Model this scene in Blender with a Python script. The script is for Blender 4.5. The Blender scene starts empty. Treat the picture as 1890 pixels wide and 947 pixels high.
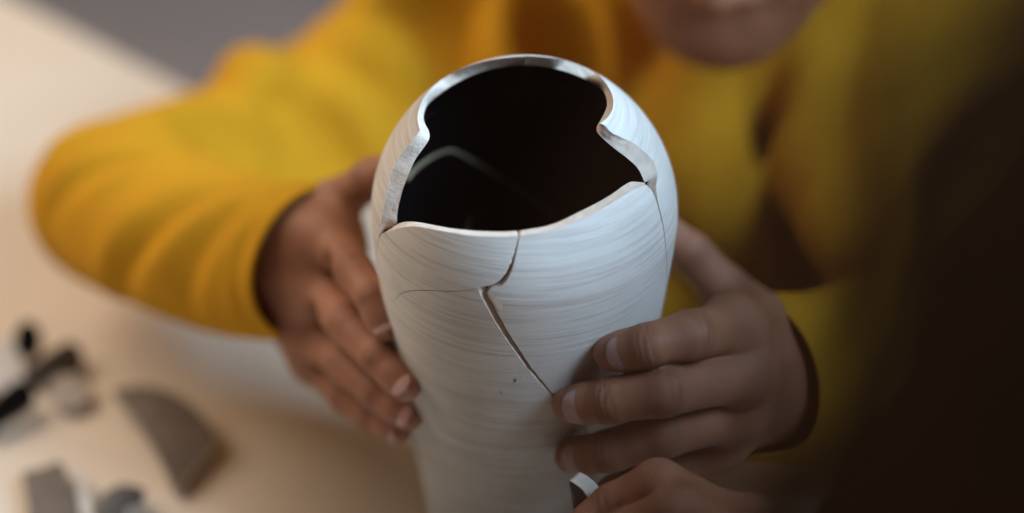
import bpy, math, random
import numpy as np
from mathutils import Vector, Matrix
from mathutils.geometry import delaunay_2d_cdt

random.seed(4)
scn = bpy.context.scene
COL = scn.collection

# ------------------------------------------------------------------ camera, world, lamps, exposure
PITCH = math.radians(38)
CAM = np.array([0.0, -0.473, 0.62])
FPX = 50 / 36 * 1890
FW = np.array([0, math.cos(PITCH), -math.sin(PITCH)])
UP = np.array([0, math.sin(PITCH), math.cos(PITCH)])
RT = np.array([1.0, 0, 0])

cd = bpy.data.cameras.new('camera')
cam = bpy.data.objects.new('camera', cd)
COL.objects.link(cam)
cam.location = CAM
cam.rotation_euler = (math.pi / 2 - PITCH, 0, 0)
cd.lens = 50
cd.sensor_width = 36
cd.clip_start = 0.01
cd.clip_end = 100
cd.dof.use_dof = True
cd.dof.focus_distance = 0.548
cd.dof.aperture_fstop = 1.75
scn.camera = cam

w = bpy.data.worlds.new('World')
scn.world = w
w.use_nodes = True
bg = w.node_tree.nodes['Background']
bg.inputs[0].default_value = (0.80, 0.58, 0.42, 1)
bg.inputs[1].default_value = 0.11


def area(name, loc, target, sx, sy, power, col):
    ld = bpy.data.lights.new(name, 'AREA')
    ld.shape = 'RECTANGLE'
    ld.size, ld.size_y = sx, sy
    ld.energy = power
    ld.color = col
    o = bpy.data.objects.new(name, ld)
    COL.objects.link(o)
    o.location = loc
    d = Vector(target) - Vector(loc)
    o.rotation_euler = d.to_track_quat('-Z', 'Y').to_euler()
    return o


area('window_light', (0.47, -0.17, 0.73), (0.05, 0.03, 0.25), 0.3, 0.3, 13.5, (0.55, 0.77, 1.0))
area('room_light', (-1.24, 0.70, 1.22), (-0.1, 0.15, 0.1), 1.3, 1.3, 28.5, (1.0, 0.84, 0.68))

scn.view_settings.view_transform = 'Standard'
scn.view_settings.look = 'None'
scn.view_settings.exposure = 0.0
scn.view_settings.gamma = 1.0
scn.view_settings.use_curve_mapping = False
scn.render.engine = 'CYCLES'
scn.cycles.use_denoising = True

TZ = 0.075           # table top


# ------------------------------------------------------------------ helpers
def at(px, py, d):
    return CAM + (FW + RT * (px - 945) / FPX + UP * (473.5 - py) / FPX) * d


def on_plane(px, py, z):
    v = FW + RT * (px - 945) / FPX + UP * (473.5 - py) / FPX
    return CAM + v * ((z - CAM[2]) / v[2])


def node_mat(name, base, rough=0.6, var=0.0, vscale=40, bump=0.0, bscale=300, stretch=(1, 1, 1), base2=None,
             sss=0.0, sss_rad=(0.004, 0.0015, 0.0008), spec=0.5, sheen=0.0, coat=0.0, detail=5, bdist=0.0006):
    m = bpy.data.materials.new(name)
    m.use_nodes = True
    nt = m.node_tree
    b = nt.nodes['Principled BSDF']
    b.inputs['Roughness'].default_value = rough
    b.inputs['Specular IOR Level'].default_value = spec
    tc = nt.nodes.new('ShaderNodeTexCoord')
    mp = nt.nodes.new('ShaderNodeMapping')
    mp.inputs['Scale'].default_value = stretch
    nt.links.new(tc.outputs['Object'], mp.inputs['Vector'])
    if var > 0 or base2:
        n = nt.nodes.new('ShaderNodeTexNoise')
        n.inputs['Scale'].default_value = vscale
        n.inputs['Detail'].default_value = detail
        nt.links.new(mp.outputs[0], n.inputs['Vector'])
        r = nt.nodes.new('ShaderNodeValToRGB')
        r.color_ramp.elements[0].position = 0.32
        r.color_ramp.elements[1].position = 0.68
        c2 = base2 or tuple(c * (1 - var) for c in base)
        r.color_ramp.elements[0].color = (*c2, 1)
        r.color_ramp.elements[1].color = (*base, 1)
        nt.links.new(n.outputs['Fac'], r.inputs['Fac'])
        nt.links.new(r.outputs['Color'], b.inputs['Base Color'])
    else:
        b.inputs['Base Color'].default_value = (*base, 1)
    if bump > 0:
        n2 = nt.nodes.new('ShaderNodeTexNoise')
        n2.inputs['Scale'].default_value = bscale
        n2.inputs['Detail'].default_value = 6
        nt.links.new(mp.outputs[0], n2.inputs['Vector'])
        bp = nt.nodes.new('ShaderNodeBump')
        bp.inputs['Strength'].default_value = bump
        bp.inputs['Distance'].default_value = bdist
        nt.links.new(n2.outputs['Fac'], bp.inputs['Height'])
        nt.links.new(bp.outputs[0], b.inputs['Normal'])
    if sss > 0:
        b.inputs['Subsurface Weight'].default_value = sss
        b.inputs['Subsurface Radius'].default_value = (1, 0.4, 0.2)
        b.inputs['Subsurface Scale'].default_value = 0.004
    if sheen > 0:
        b.inputs['Sheen Weight'].default_value = sheen
        b.inputs['Sheen Roughness'].default_value = 0.5
        b.inputs['Sheen Tint'].default_value = (*base, 1)
    if coat > 0:
        b.inputs['Coat Weight'].default_value = coat
    return m


def mesh_obj(name, verts, faces, mat, parent=None, smooth=True):
    me = bpy.data.meshes.new(name)
    me.from_pydata([tuple(map(float, v)) for v in verts], [], [tuple(int(i) for i in f) for f in faces])
    me.validate()
    if mat:
        me.materials.append(mat)
    if smooth:
        me.polygons.foreach_set('use_smooth', [True] * len(me.polygons))
    me.update()
    o = bpy.data.objects.new(name, me)
    COL.objects.link(o)
    if parent:
        o.parent = parent
        o.matrix_parent_inverse = Matrix.Translation(-Vector(world_loc(parent)))
    return o


def world_loc(o):
    v = Vector(o.location)
    return v


def empty(name, loc):
    o = bpy.data.objects.new(name, None)
    COL.objects.link(o)
    o.location = loc
    o.empty_display_size = 0.02
    return o


def tag(o, label=None, cat=None, group=None, kind=None):
    for k, v in (('label', label), ('category', cat), ('group', group), ('kind', kind)):
        if v:
            o[k] = v
    return o


# ------------------------------------------------------------------ implicit surfaces (smooth unions turned into one mesh)
class Field:
    def __init__(s, lo, hi, h):
        s.lo = np.array(lo, float)
        s.h = h
        s.n = np.ceil((np.array(hi, float) - s.lo) / h).astype(int) + 1
        s.ax = [(s.lo[i] + h * np.arange(s.n[i])).astype(np.float32) for i in range(3)]

    def new(s):
        return np.full(s.n, 1.0, np.float32)

    def box(s, lo, hi):
        a = np.clip(np.floor((np.array(lo) - s.lo) / s.h).astype(int), 0, s.n)
        b = np.clip(np.ceil((np.array(hi) - s.lo) / s.h).astype(int) + 1, 0, s.n)
        sl = tuple(slice(a[i], b[i]) for i in range(3))
        X = s.ax[0][sl[0]][:, None, None]
        Y = s.ax[1][sl[1]][None, :, None]
        Z = s.ax[2][sl[2]][None, None, :]
        return sl, X, Y, Z


def smin(a, b, k):
    if k <= 0:
        return np.minimum(a, b)
    h = np.maximum(k - np.abs(a - b), 0) / k
    return np.minimum(a, b) - h * h * k * 0.25


def cone(F, A, a, b, ra, rb, k=0.0, sub=False, flat=None):
    """blend a tapered round bar from a to b into the field A"""
    a = np.array(a, float)
    b = np.array(b, float)
    m = max(ra, rb) + max(k, 0) + 3 * F.h + 0.004
    sl, X, Y, Z = F.box(np.minimum(a, b) - m, np.maximum(a, b) + m)
    if A[sl].size == 0:
        return
    d = b - a
    L = float(d @ d) + 1e-12
    px, py, pz = X - a[0], Y - a[1], Z - a[2]
    t = np.clip((px * d[0] + py * d[1] + pz * d[2]) / L, 0, 1)
    dist = np.sqrt((px - t * d[0]) ** 2 + (py - t * d[1]) ** 2 + (pz - t * d[2]) ** 2) - (ra + (rb - ra) * t)
    if sub:
        A[sl] = -smin(-A[sl], dist, k)
    else:
        A[sl] = smin(A[sl], dist, k)


def ell(F, A, c, r, k=0.0, sub=False, rot=None):
    """blend an ellipsoid (radii r, optional 3x3 frame) into the field A"""
    c = np.array(c, float)
    r = np.array(r, float)
    m = r.max() + max(k, 0) + 3 * F.h + 0.004
    sl, X, Y, Z = F.box(c - m, c + m)
    if A[sl].size == 0:
        return
    R = np.eye(3) if rot is None else np.array(rot)
    q = [(X - c[0]) * R[i][0] + (Y - c[1]) * R[i][1] + (Z - c[2]) * R[i][2] for i in range(3)]
    k0 = np.sqrt(sum((q[i] / r[i]) ** 2 for i in range(3)))
    k1 = np.sqrt(sum((q[i] / r[i] ** 2) ** 2 for i in range(3))) + 1e-9
    dist = k0 * (k0 - 1) / k1
    if sub:
        A[sl] = -smin(-A[sl], dist, k)
    else:
        A[sl] = smin(A[sl], dist, k)


def chain(F, A, pts, rad, k):
    for i in range(len(pts) - 1):
        cone(F, A, pts[i], pts[i + 1], rad[i], rad[i + 1], k)


def surface(F, A, smooth=2):
    ins = A < 0
    c = [ins[i:ins.shape[0] - 1 + i, j:ins.shape[1] - 1 + j, k:ins.shape[2] - 1 + k]
         for i in (0, 1) for j in (0, 1) for k in (0, 1)]
    s = sum(x.astype(np.int8) for x in c)
    I, J, K = np.nonzero((s > 0) & (s < 8))
    offs = [(i, j, k) for i in (0, 1) for j in (0, 1) for k in (0, 1)]
    val = {o: A[I + o[0], J + o[1], K + o[2]] for o in offs}
    acc = np.zeros((len(I), 3))
    cnt = np.zeros(len(I))
    for a in offs:
        for ax in range(3):
            if a[ax] == 1:
                continue
            b = list(a)
            b[ax] = 1
            b = tuple(b)
            va, vb = val[a], val[b]
            cr = (va < 0) != (vb < 0)
            t = np.where(cr, va / np.where(cr, va - vb, 1), 0)
            p = np.zeros((len(I), 3))
            p[:] = a
            p[:, ax] = t
            acc += p * cr[:, None]
            cnt += cr
    V = F.lo + F.h * (np.stack([I, J, K], 1) + acc / cnt[:, None])
    idx = np.full(np.array(ins.shape) - 1, -1, np.int32)
    idx[I, J, K] = np.arange(len(I))
    faces = []
    for ax in range(3):
        u, v = (ax + 1) % 3, (ax + 2) % 3
        sa = [slice(None)] * 3
        sb = [slice(None)] * 3
        sa[ax] = slice(0, -1)
        sb[ax] = slice(1, None)
        A0, A1 = ins[tuple(sa)], ins[tuple(sb)]
        E = np.argwhere(A0 != A1)
        ok = (E[:, u] > 0) & (E[:, v] > 0) & (E[:, u] < ins.shape[u] - 1) & (E[:, v] < ins.shape[v] - 1)
        E = E[ok]
        q = []
        for du, dv in ((1, 1), (0, 1), (0, 0), (1, 0)):
            e = E.copy()
            e[:, u] -= du
            e[:, v] -= dv
            q.append(idx[e[:, 0], e[:, 1], e[:, 2]])
        q = np.stack(q, 1)
        flip = ~A0[E[:, 0], E[:, 1], E[:, 2]]
        q[flip] = q[flip][:, ::-1]
        faces.append(q)
    Fc = np.concatenate(faces)
    Fc = Fc[(Fc >= 0).all(1)]
    e = np.concatenate([Fc[:, [0, 1]], Fc[:, [1, 2]], Fc[:, [2, 3]], Fc[:, [3, 0]]])
    deg = np.bincount(e[:, 0], minlength=len(V)) + np.bincount(e[:, 1], minlength=len(V))
    for _ in range(smooth):
        S = np.stack([np.bincount(e[:, 0], V[e[:, 1], i], len(V)) + np.bincount(e[:, 1], V[e[:, 0], i], len(V))
                      for i in range(3)], 1)
        V = 0.5 * V + 0.5 * S / np.maximum(deg, 1)[:, None]
    return V, Fc


def joined(parts):
    V, Q, n = [], [], 0
    for v, f in parts:
        V.append(v)
        Q.append(f + n)
        n += len(v)
    return np.concatenate(V), np.concatenate(Q)


def marks(o, hands, total):
    """store the skin marks of the hands on the body mesh (tip, crease) as a colour attribute"""
    c = np.zeros((total, 4), np.float32)
    n = 0
    for h in hands:
        c[n:n + len(h[0]), 0] = h[2]
        c[n:n + len(h[0]), 1] = h[3]
        n += len(h[0])
    at_ = o.data.attributes.new('skin_marks', 'FLOAT_COLOR', 'POINT')
    at_.data.foreach_set('color', c.ravel())


def skin_nodes(m, tipcol):
    """fingertips paler, joint creases darker"""
    nt = m.node_tree
    b = nt.nodes['Principled BSDF']
    src = b.inputs['Base Color'].links[0].from_socket
    a = nt.nodes.new('ShaderNodeAttribute')
    a.attribute_name = 'skin_marks'
    sp = nt.nodes.new('ShaderNodeSeparateColor')
    nt.links.new(a.outputs['Color'], sp.inputs[0])
    m1 = nt.nodes.new('ShaderNodeMix')
    m1.data_type = 'RGBA'
    m1.inputs[7].default_value = (*tipcol, 1)
    k = nt.nodes.new('ShaderNodeMath')
    k.operation = 'MULTIPLY'
    k.inputs[1].default_value = 0.75
    nt.links.new(sp.outputs[0], k.inputs[0])
    nt.links.new(k.outputs[0], m1.inputs[0])
    nt.links.new(src, m1.inputs[6])
    m2 = nt.nodes.new('ShaderNodeMix')
    m2.data_type = 'RGBA'
    m2.inputs[7].default_value = (0.075, 0.030, 0.018, 1)
    k2 = nt.nodes.new('ShaderNodeMath')
    k2.operation = 'MULTIPLY'
    k2.inputs[1].default_value = 0.5
    nt.links.new(sp.outputs[1], k2.inputs[0])
    nt.links.new(k2.outputs[0], m2.inputs[0])
    nt.links.new(m1.outputs[2], m2.inputs[6])
    nt.links.new(m2.outputs[2], b.inputs['Base Color'])


def fast_obj(name, V, Q, mat, parent=None):
    me = bpy.data.meshes.new(name)
    me.vertices.add(len(V))
    me.vertices.foreach_set('co', np.asarray(V, np.float32).ravel())
    k = Q.shape[1]
    me.loops.add(Q.size)
    me.loops.foreach_set('vertex_index', Q.astype(np.int32).ravel())
    me.polygons.add(len(Q))
    me.polygons.foreach_set('loop_start', np.arange(0, Q.size, k, dtype=np.int32))
    me.polygons.foreach_set('use_smooth', np.ones(len(Q), bool))
    me.update(calc_edges=True)
    me.validate()
    me.materials.append(mat)
    o = bpy.data.objects.new(name, me)
    COL.objects.link(o)
    if parent:
        o.parent = parent
        o.matrix_parent_inverse = Matrix.Translation(-world_loc(parent))
    return o


# ------------------------------------------------------------------ materials
def pottery(name, base, band, base_rough=0.75):
    """unglazed turned clay: colour bands and fine throwing rings that run round the axis"""
    m = bpy.data.materials.new(name)
    m.use_nodes = True
    nt = m.node_tree
    b = nt.nodes['Principled BSDF']
    b.inputs['Roughness'].default_value = base_rough
    b.inputs['Specular IOR Level'].default_value = 0.3
    tc = nt.nodes.new('ShaderNodeTexCoord')
    mp = nt.nodes.new('ShaderNodeMapping')
    mp.inputs['Scale'].default_value = (0.025, 0.025, 1)
    mp.inputs['Rotation'].default_value = (0.015, 0.02, 0)
    nt.links.new(tc.outputs['Object'], mp.inputs['Vector'])
    n = nt.nodes.new('ShaderNodeTexNoise')
    n.inputs['Scale'].default_value = 800
    n.inputs['Detail'].default_value = 5
    nt.links.new(mp.outputs[0], n.inputs['Vector'])
    r = nt.nodes.new('ShaderNodeValToRGB')
    r.color_ramp.elements[0].position = 0.30
    r.color_ramp.elements[1].position = 0.56
    r.color_ramp.elements[0].color = (*band, 1)
    r.color_ramp.elements[1].color = (*base, 1)
    nt.links.new(n.outputs['Fac'], r.inputs['Fac'])
    # mottling and a few dark specks
    n3 = nt.nodes.new('ShaderNodeTexNoise')
    n3.inputs['Scale'].default_value = 38
    n3.inputs['Detail'].default_value = 6
    nt.links.new(tc.outputs['Object'], n3.inputs['Vector'])
    r3 = nt.nodes.new('ShaderNodeMapRange')
    r3.inputs[1].default_value = 0.3
    r3.inputs[2].default_value = 0.7
    r3.inputs[3].default_value = 0.86
    r3.inputs[4].default_value = 1.0
    nt.links.new(n3.outputs['Fac'], r3.inputs[0])
    vo = nt.nodes.new('ShaderNodeTexVoronoi')
    vo.inputs['Scale'].default_value = 47
    nt.links.new(tc.outputs['Object'], vo.inputs['Vector'])
    lt = nt.nodes.new('ShaderNodeMapRange')
    lt.inputs[1].default_value = 0.02
    lt.inputs[2].default_value = 0.032
    lt.inputs[3].default_value = 0.5
    lt.inputs[4].default_value = 1.0
    nt.links.new(vo.outputs['Distance'], lt.inputs[0])
    mu = nt.nodes.new('ShaderNodeMath')
    mu.operation = 'MULTIPLY'
    nt.links.new(r3.outputs[0], mu.inputs[0])
    nt.links.new(lt.outputs[0], mu.inputs[1])
    mx = nt.nodes.new('ShaderNodeMix')
    mx.data_type = 'RGBA'
    mx.blend_type = 'MULTIPLY'
    mx.inputs[0].default_value = 1.0
    nt.links.new(r.outputs['Color'], mx.inputs[6])
    nt.links.new(mu.outputs[0], mx.inputs[7])
    nt.links.new(mx.outputs[2], b.inputs['Base Color'])
    n2 = nt.nodes.new('ShaderNodeTexNoise')
    n2.inputs['Scale'].default_value = 1300
    n2.inputs['Detail'].default_value = 3
    nt.links.new(mp.outputs[0], n2.inputs['Vector'])
    bp = nt.nodes.new('ShaderNodeBump')
    bp.inputs['Strength'].default_value = 0.32
    bp.inputs['Distance'].default_value = 0.0006
    nt.links.new(n2.outputs['Fac'], bp.inputs['Height'])
    n4 = nt.nodes.new('ShaderNodeTexNoise')
    n4.inputs['Scale'].default_value = 1500
    nt.links.new(tc.outputs['Object'], n4.inputs['Vector'])
    bp2 = nt.nodes.new('ShaderNodeBump')
    bp2.inputs['Strength'].default_value = 0.25
    bp2.inputs['Distance'].default_value = 0.0003
    nt.links.new(n4.outputs['Fac'], bp2.inputs['Height'])
    nt.links.new(bp.outputs[0], bp2.inputs['Normal'])
    nt.links.new(bp2.outputs[0], b.inputs['Normal'])
    return m


M_BROWNBLACK = node_mat('brown_black', (0.05, 0.035, 0.028), 0.4, 0.5, 60)  # brown black pieces, and shade put on the held shard's face
M_CLAY = pottery('white_clay', (0.71, 0.675, 0.63), (0.55, 0.50, 0.455))
M_BREAK = node_mat('broken_clay', (0.72, 0.61, 0.52), 0.9, 0.2, 260, 0.4, 900, bdist=0.0006)
M_GLAZE = node_mat('black_glaze', (0.003, 0.003, 0.0035), 0.10, bump=0.05, bscale=120, spec=0.5)
M_REFLECT = node_mat('rim_reflection', (0.33, 0.265, 0.17), 0.8, 0.4, 300)  # pale tone of the rim's reflection, painted on the glaze
M_PALE = node_mat('pale_grey', (0.40, 0.35, 0.31), 0.8, 0.15, 60)  # even pale grey for one low piece on the table
M_SLATE = node_mat('slate_glaze', (0.045, 0.048, 0.052), 0.35, 0.3, 80)
M_GREYCLAY = node_mat('grey_clay', (0.17, 0.135, 0.11), 0.7, 0.3, 60, 0.3, 500)
M_SKIN = node_mat('skin', (0.39, 0.174, 0.099), 0.58, 0, 65, 0.35, 850, base2=(0.29, 0.121, 0.067), sss=0.12, spec=0.3, bdist=0.0005)
M_SKIN2 = node_mat('skin_warm', (0.54, 0.245, 0.145), 0.58, 0, 65, 0.35, 850, base2=(0.45, 0.195, 0.115), sss=0.12, spec=0.3, bdist=0.0005)
skin_nodes(M_SKIN, (0.44, 0.215, 0.165))
skin_nodes(M_SKIN2, (0.50, 0.25, 0.17))
M_NAIL = node_mat('fingernail', (0.64, 0.38, 0.33), 0.28, 0.1, 200, sss=0.15)
M_NAIL2 = node_mat('fingernail_pale', (0.52, 0.33, 0.30), 0.22, 0.1, 200, sss=0.1)
M_LIP = node_mat('lip', (0.22, 0.075, 0.06), 0.4, 0.2, 90)
M_WOOL = node_mat('mustard_knit', (0.62, 0.30, 0.012), 0.9, 0.13, 30, 0.5, 900, sheen=0.25, spec=0.15, bdist=0.0015)
M_HAIR = node_mat('dark_hair', (0.016, 0.009, 0.006), 0.5, 0.4, 300, stretch=(1, 1, 0.1))
M_BROWNHAIR = node_mat('brown_hair', (0.018, 0.0075, 0.003), 0.7, 0, 260, base2=(0.007, 0.003, 0.0012), stretch=(1, 1, 0.1), spec=0.04)
M_STRAND = node_mat('lit_brown_strands', (0.065, 0.029, 0.013), 0.6, 0.5, 260, stretch=(1, 1, 0.1), spec=0.1)  # lighter than the head hair: warm light on strands put into the colour
M_TABLE = node_mat('cream_tabletop', (0.70, 0.60, 0.49), 0.55, 0.10, 9, 0.05, 200)
M_FLOOR = node_mat('grey_floor', (0.50, 0.50, 0.57), 0.7, 0.15, 3, 0.1, 40)
M_SHIRT = node_mat('dark_shirt', (0.02, 0.018, 0.018), 0.9, 0.2, 30, 0.3, 600)
M_EYE = node_mat('eye_white', (0.7, 0.66, 0.62), 0.2)
M_IRIS = node_mat('iris', (0.02, 0.01, 0.006), 0.1)
M_METAL = node_mat('steel', (0.3, 0.3, 0.3), 0.4)

# ------------------------------------------------------------------ setting
fl = mesh_obj('floor', [(-6, -6, -0.66), (6, -6, -0.66), (6, 6, -0.66), (-6, 6, -0.66)], [(0, 1, 2, 3)], M_FLOOR, smooth=False)
tag(fl, kind='structure')


def prism(poly, z0, z1, bevel=0.0):
    """polygon (counter-clockwise) raised from z0 to z1 with a chamfered top edge"""
    n = len(poly)
    P = np.array(poly, float)
    c = P.mean(0)
    rings = [(P, z0), (P, z1 - bevel)]
    if bevel:
        for a in (0.3, 0.7, 1.0):
            off = bevel * (1 - math.cos(a * math.pi / 2))
            zz = z1 - bevel + bevel * math.sin(a * math.pi / 2)
            d = P - c
            L = np.linalg.norm(d, axis=1)[:, None]
            rings.append((P - d / L * off, zz))
    V, Fs = [], []
    for R, z in rings:
        V += [(x, y, z) for x, y in R]
    for k in range(len(rings) - 1):
        for i in range(n):
            j = (i + 1) % n
            Fs.append((k * n + i, k * n + j, (k + 1) * n + j, (k + 1) * n + i))
    Fs.append(tuple(range((len(rings) - 1) * n, len(rings) * n)))
    Fs.append(tuple(reversed(range(n))))
    return V, Fs


e0, e1 = on_plane(30, 0, TZ)[:2], on_plane(345, 165, TZ)[:2]
ed = (e1 - e0) / np.linalg.norm(e1 - e0)
nrm = np.array([ed[1], -ed[0]])          # into the table
if nrm @ (np.array([-0.2, 0.0]) - e0) < 0:
    nrm = -nrm
q0, q1 = e0 - ed * 0.55, e0 + ed * 1.25
tab = empty('work_table', (-0.1, 0.0, -0.66))
tag(tab, 'cream work table with a plain smooth top, under the broken vase and shards', 'table')
poly = [q0, q0 + nrm * 0.85, q1 + nrm * 0.85, q1]
area2 = sum(poly[i][0] * poly[(i + 1) % 4][1] - poly[(i + 1) % 4][0] * poly[i][1] for i in range(4))
if area2 < 0:
    poly = poly[::-1]
V, Fs = prism(poly, TZ - 0.028, TZ, 0.003)
mesh_obj('tabletop', V, Fs, M_TABLE, tab, smooth=False)
for u, v in ((0.06, 0.06), (0.06, 0.79), (1.74, 0.06), (1.74, 0.79)):
    c = q0 + ed * u + nrm * v
    V, Fs = prism([(c[0] - .025, c[1] - .025), (c[0] + .025, c[1] - .025), (c[0] + .025, c[1] + .025), (c[0] - .025, c[1] + .025)], -0.66, TZ - 0.029)
    mesh_obj('leg', V, Fs, M_METAL, tab, smooth=False)

# ------------------------------------------------------------------ the broken vase
VX = 0.0052
VR, VZW, VB, VB2, VQ = 0.06303, 0.27278, 0.06558, 0.26237, 1.3145
WALL = 0.0042


def prof(z, off=0.0):
    z = np.asarray(z, float)
    up_ = (VR - off) * np.sqrt(np.clip(1 - ((z - VZW) / (VB - off)) ** 2, 0, 1))
    lo_ = VR * (1 - (np.abs(VZW - z) / VB2) ** VQ * 0.5) - off
    return np.where(z > VZW + VB - off, -1, np.where(z > VZW, up_, lo_))


_T = np.linspace(0.45, 0.75, 4001)


def vray(px, py, off=0.0):
    """the point of the vase wall seen at a place in the picture, as (angle, arc height)"""
    v = FW + RT * (px - 945) / FPX + UP * (473.5 - py) / FPX
    p = CAM + v * _T[:, None]
    f = prof(p[:, 2], off) - np.hypot(p[:, 0] - VX, p[:, 1])
    k = int((f > 0).argmax())
    if not (f > 0).any():
        k = int(f.argmax())
    q = p[k]
    th = math.atan2(q[0] - VX, -q[1])
    z = q[2]
    s = z - VZW
    if s > 0:
        s = VR * math.asin(min(1, s / (VB - off)))
    return th * VR, s


def vpoint(u, s, off=0.0):
    th = u / VR
    if s > 0:
        z = VZW + (VB - off) * math.sin(s / VR)
        r = (VR - off) * math.cos(s / VR)
    else:
        z = VZW + s
        r = float(prof(z)) - off
    return (VX + r * math.sin(th), -r * math.cos(th), z)


def spline(pts, n):
    """n points evenly along a smooth line through pts"""
    P = np.array(pts, float)
    if len(P) > 2:
        out = []
        Q = np.vstack([2 * P[0] - P[1], P, 2 * P[-1] - P[-2]])
        for i in range(1, len(Q) - 2):
            for t in np.linspace(0, 1, 8, endpoint=False):
                a, b, c, d = Q[i - 1], Q[i], Q[i + 1], Q[i + 2]
                out.append(0.5 * (2 * b + (c - a) * t + (2 * a - 5 * b + 4 * c - d) * t * t + (3 * b - a - 3 * c + d) * t ** 3))
        out.append(P[-1])
        P = np.array(out)
    L = np.r_[0, np.cumsum(np.linalg.norm(np.diff(P, axis=0), axis=1))]
    t = np.linspace(0, L[-1], n)
    return np.stack([np.interp(t, L, P[:, i]) for i in range(2)], 1)


def edge(o, i, n):
    O = np.array([vray(*p) for p in spline(o, n)])
    I = np.array([vray(*p, WALL) for p in spline(i, n)])
    return O, I


# break line along the opening: outer and inner edge of the wall
A_top = edge([(705, 432), (720, 426), (744, 419.5), (768, 418), (798, 423), (832, 429), (866, 434), (896, 436), (933, 436), (955, 435)],
             [(712, 428), (722, 420), (731, 415), (744, 410), (761, 409), (781, 411.5), (825, 420), (866, 425), (896, 426.7), (930, 427.2), (953, 426)], 40)
B_top = edge([(958, 434.6), (1015, 425), (1066, 407), (1116, 382), (1167, 351), (1192, 341)],
             [(956, 426), (1015, 415), (1066, 392), (1116, 366), (1150, 343), (1160, 337), (1167, 335), (1189, 337)], 40)
N_right = edge([(1214, 322), (1207, 299.5), (1191, 282), (1172, 266), (1150, 255), (1127.5, 244), (1116, 231.5), (1107, 228)],
               [(1190, 337), (1178, 312), (1159, 293), (1134, 274), (1112, 255), (1101.5, 243), (1101, 235), (1103, 230)], 30)
N_back = edge([(1108, 227), (1119, 219), (1128, 207), (1132, 193), (1130, 175), (1120, 156), (1108, 141), (1096, 131), (1080, 123), (1055, 114), (1015, 107),
               (974, 104), (934, 107), (893, 114), (853, 127), (817, 146), (789, 171), (775, 197), (771, 217), (773, 232), (775, 240)],
              [(1104, 229), (1115, 209), (1120.5, 195), (1118, 176), (1110, 160), (1099, 144), (1089, 136), (1080, 130), (1055, 122), (1015, 115),
               (974, 113), (934, 115.5), (893, 123), (858, 135), (827, 153), (802, 174), (787, 197), (782, 216), (785, 229), (791, 240)], 80)
N_left = edge([(774, 242), (770, 248), (756, 266), (738, 289), (726, 313), (717, 337), (711, 363), (707, 387), (704, 412), (702, 430)],
              [(793, 247), (792, 258), (782, 273), (766.5, 295), (754, 323), (744, 349), (736, 379), (733, 400), (732, 412), (714, 428)], 40)


def line(px, n):
    return np.array([vray(*p) for p in spline(px, n)])


A_right = line([(957, 437), (948, 463), (942, 480), (935.5, 496), (925.5, 513), (913, 523.5), (898, 527.5), (887, 529.5)], 24)      # top to tip
A_bot = line([(888, 531), (860, 536), (820, 537), (790, 535.5), (760, 536.5), (742, 540), (733, 548), (727, 556)], 20)
A_left = line([(715, 545), (703, 515), (697, 490), (695.5, 462), (699, 442), (705, 432)], 14)
B_left = line([(958.5, 437), (953, 466), (949, 484), (943, 503), (934, 519), (921, 530), (905, 534), (900, 537), (899, 543), (910, 562), (925, 590),
               (941, 618), (958, 644), (978, 674), (1000, 702), (1022, 728), (1052, 761), (1087, 800), (1110, 828)], 46)       # top to bottom
B_bot = line([(1110, 828), (1130, 820), (1152, 792), (1180, 760), (1202, 700), (1218, 640), (1226, 590)], 20)
B_right = line([(1226, 590), (1231, 540), (1232, 500), (1229, 460), (1224, 420), (1215, 385), (1205, 355), (1192, 341)], 20)
C_under_A = line([(726, 558), (733, 550), (742, 542), (760, 538), (790, 537), (820, 538.5), (860, 537.5), (884, 533.5)], 20)
C_leftA = line([(701, 430), (698, 441), (694.3, 462), (695.7, 490), (701.7, 515), (714, 546), (726, 558)], 16)
C_crack = line([(883, 533.5), (886, 543), (897, 565), (913.5, 594), (932, 623), (950.5, 649), (972, 678.5), (995.5, 706), (1018.5, 731.5), (1049.5, 763.5), (1085, 802), (1109, 830)], 40)
C_botB = line([(1109, 830), (1131.5, 822), (1154, 794), (1182, 762), (1204, 701), (1220, 641), (1227, 590)], 20)
C_rightB = line([(1227, 590), (1231.8, 540), (1232.8, 500), (1230, 460), (1225.5, 420), (1217.5, 385), (1211, 352), (1213, 330)], 20)


def pair(x):
    return (x, x)


def groove(x, *others):
    """a cracked edge whose two sides close up towards the inside of the wall"""
    o = np.concatenate(others)
    d = np.linalg.norm(x[:, None] - o[None], axis=2)
    k = d.argmin(1)
    near = o[k]
    f = np.where(d.min(1) < 0.004, 0.46, 0.0)[:, None]
    return (x, x + (near - x) * f)


def dense(x):
    t = np.linspace(0, len(x) - 1, 400)
    return np.stack([np.interp(t, np.arange(len(x)), x[:, i]) for i in range(2)], 1)


def ring(*segs):
    """join (outer, inner) edge pieces into one closed outline"""
    O = np.concatenate([s[0] for s in segs])
    I = np.concatenate([s[1] for s in segs])
    keep = [0]
    for k in range(1, len(O)):
        if np.linalg.norm(O[k] - O[keep[-1]]) > 2e-4:
            keep.append(k)
    if np.linalg.norm(O[keep[-1]] - O[keep[0]]) < 2e-4:
        keep.pop()
    return O[keep], I[keep]


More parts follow.
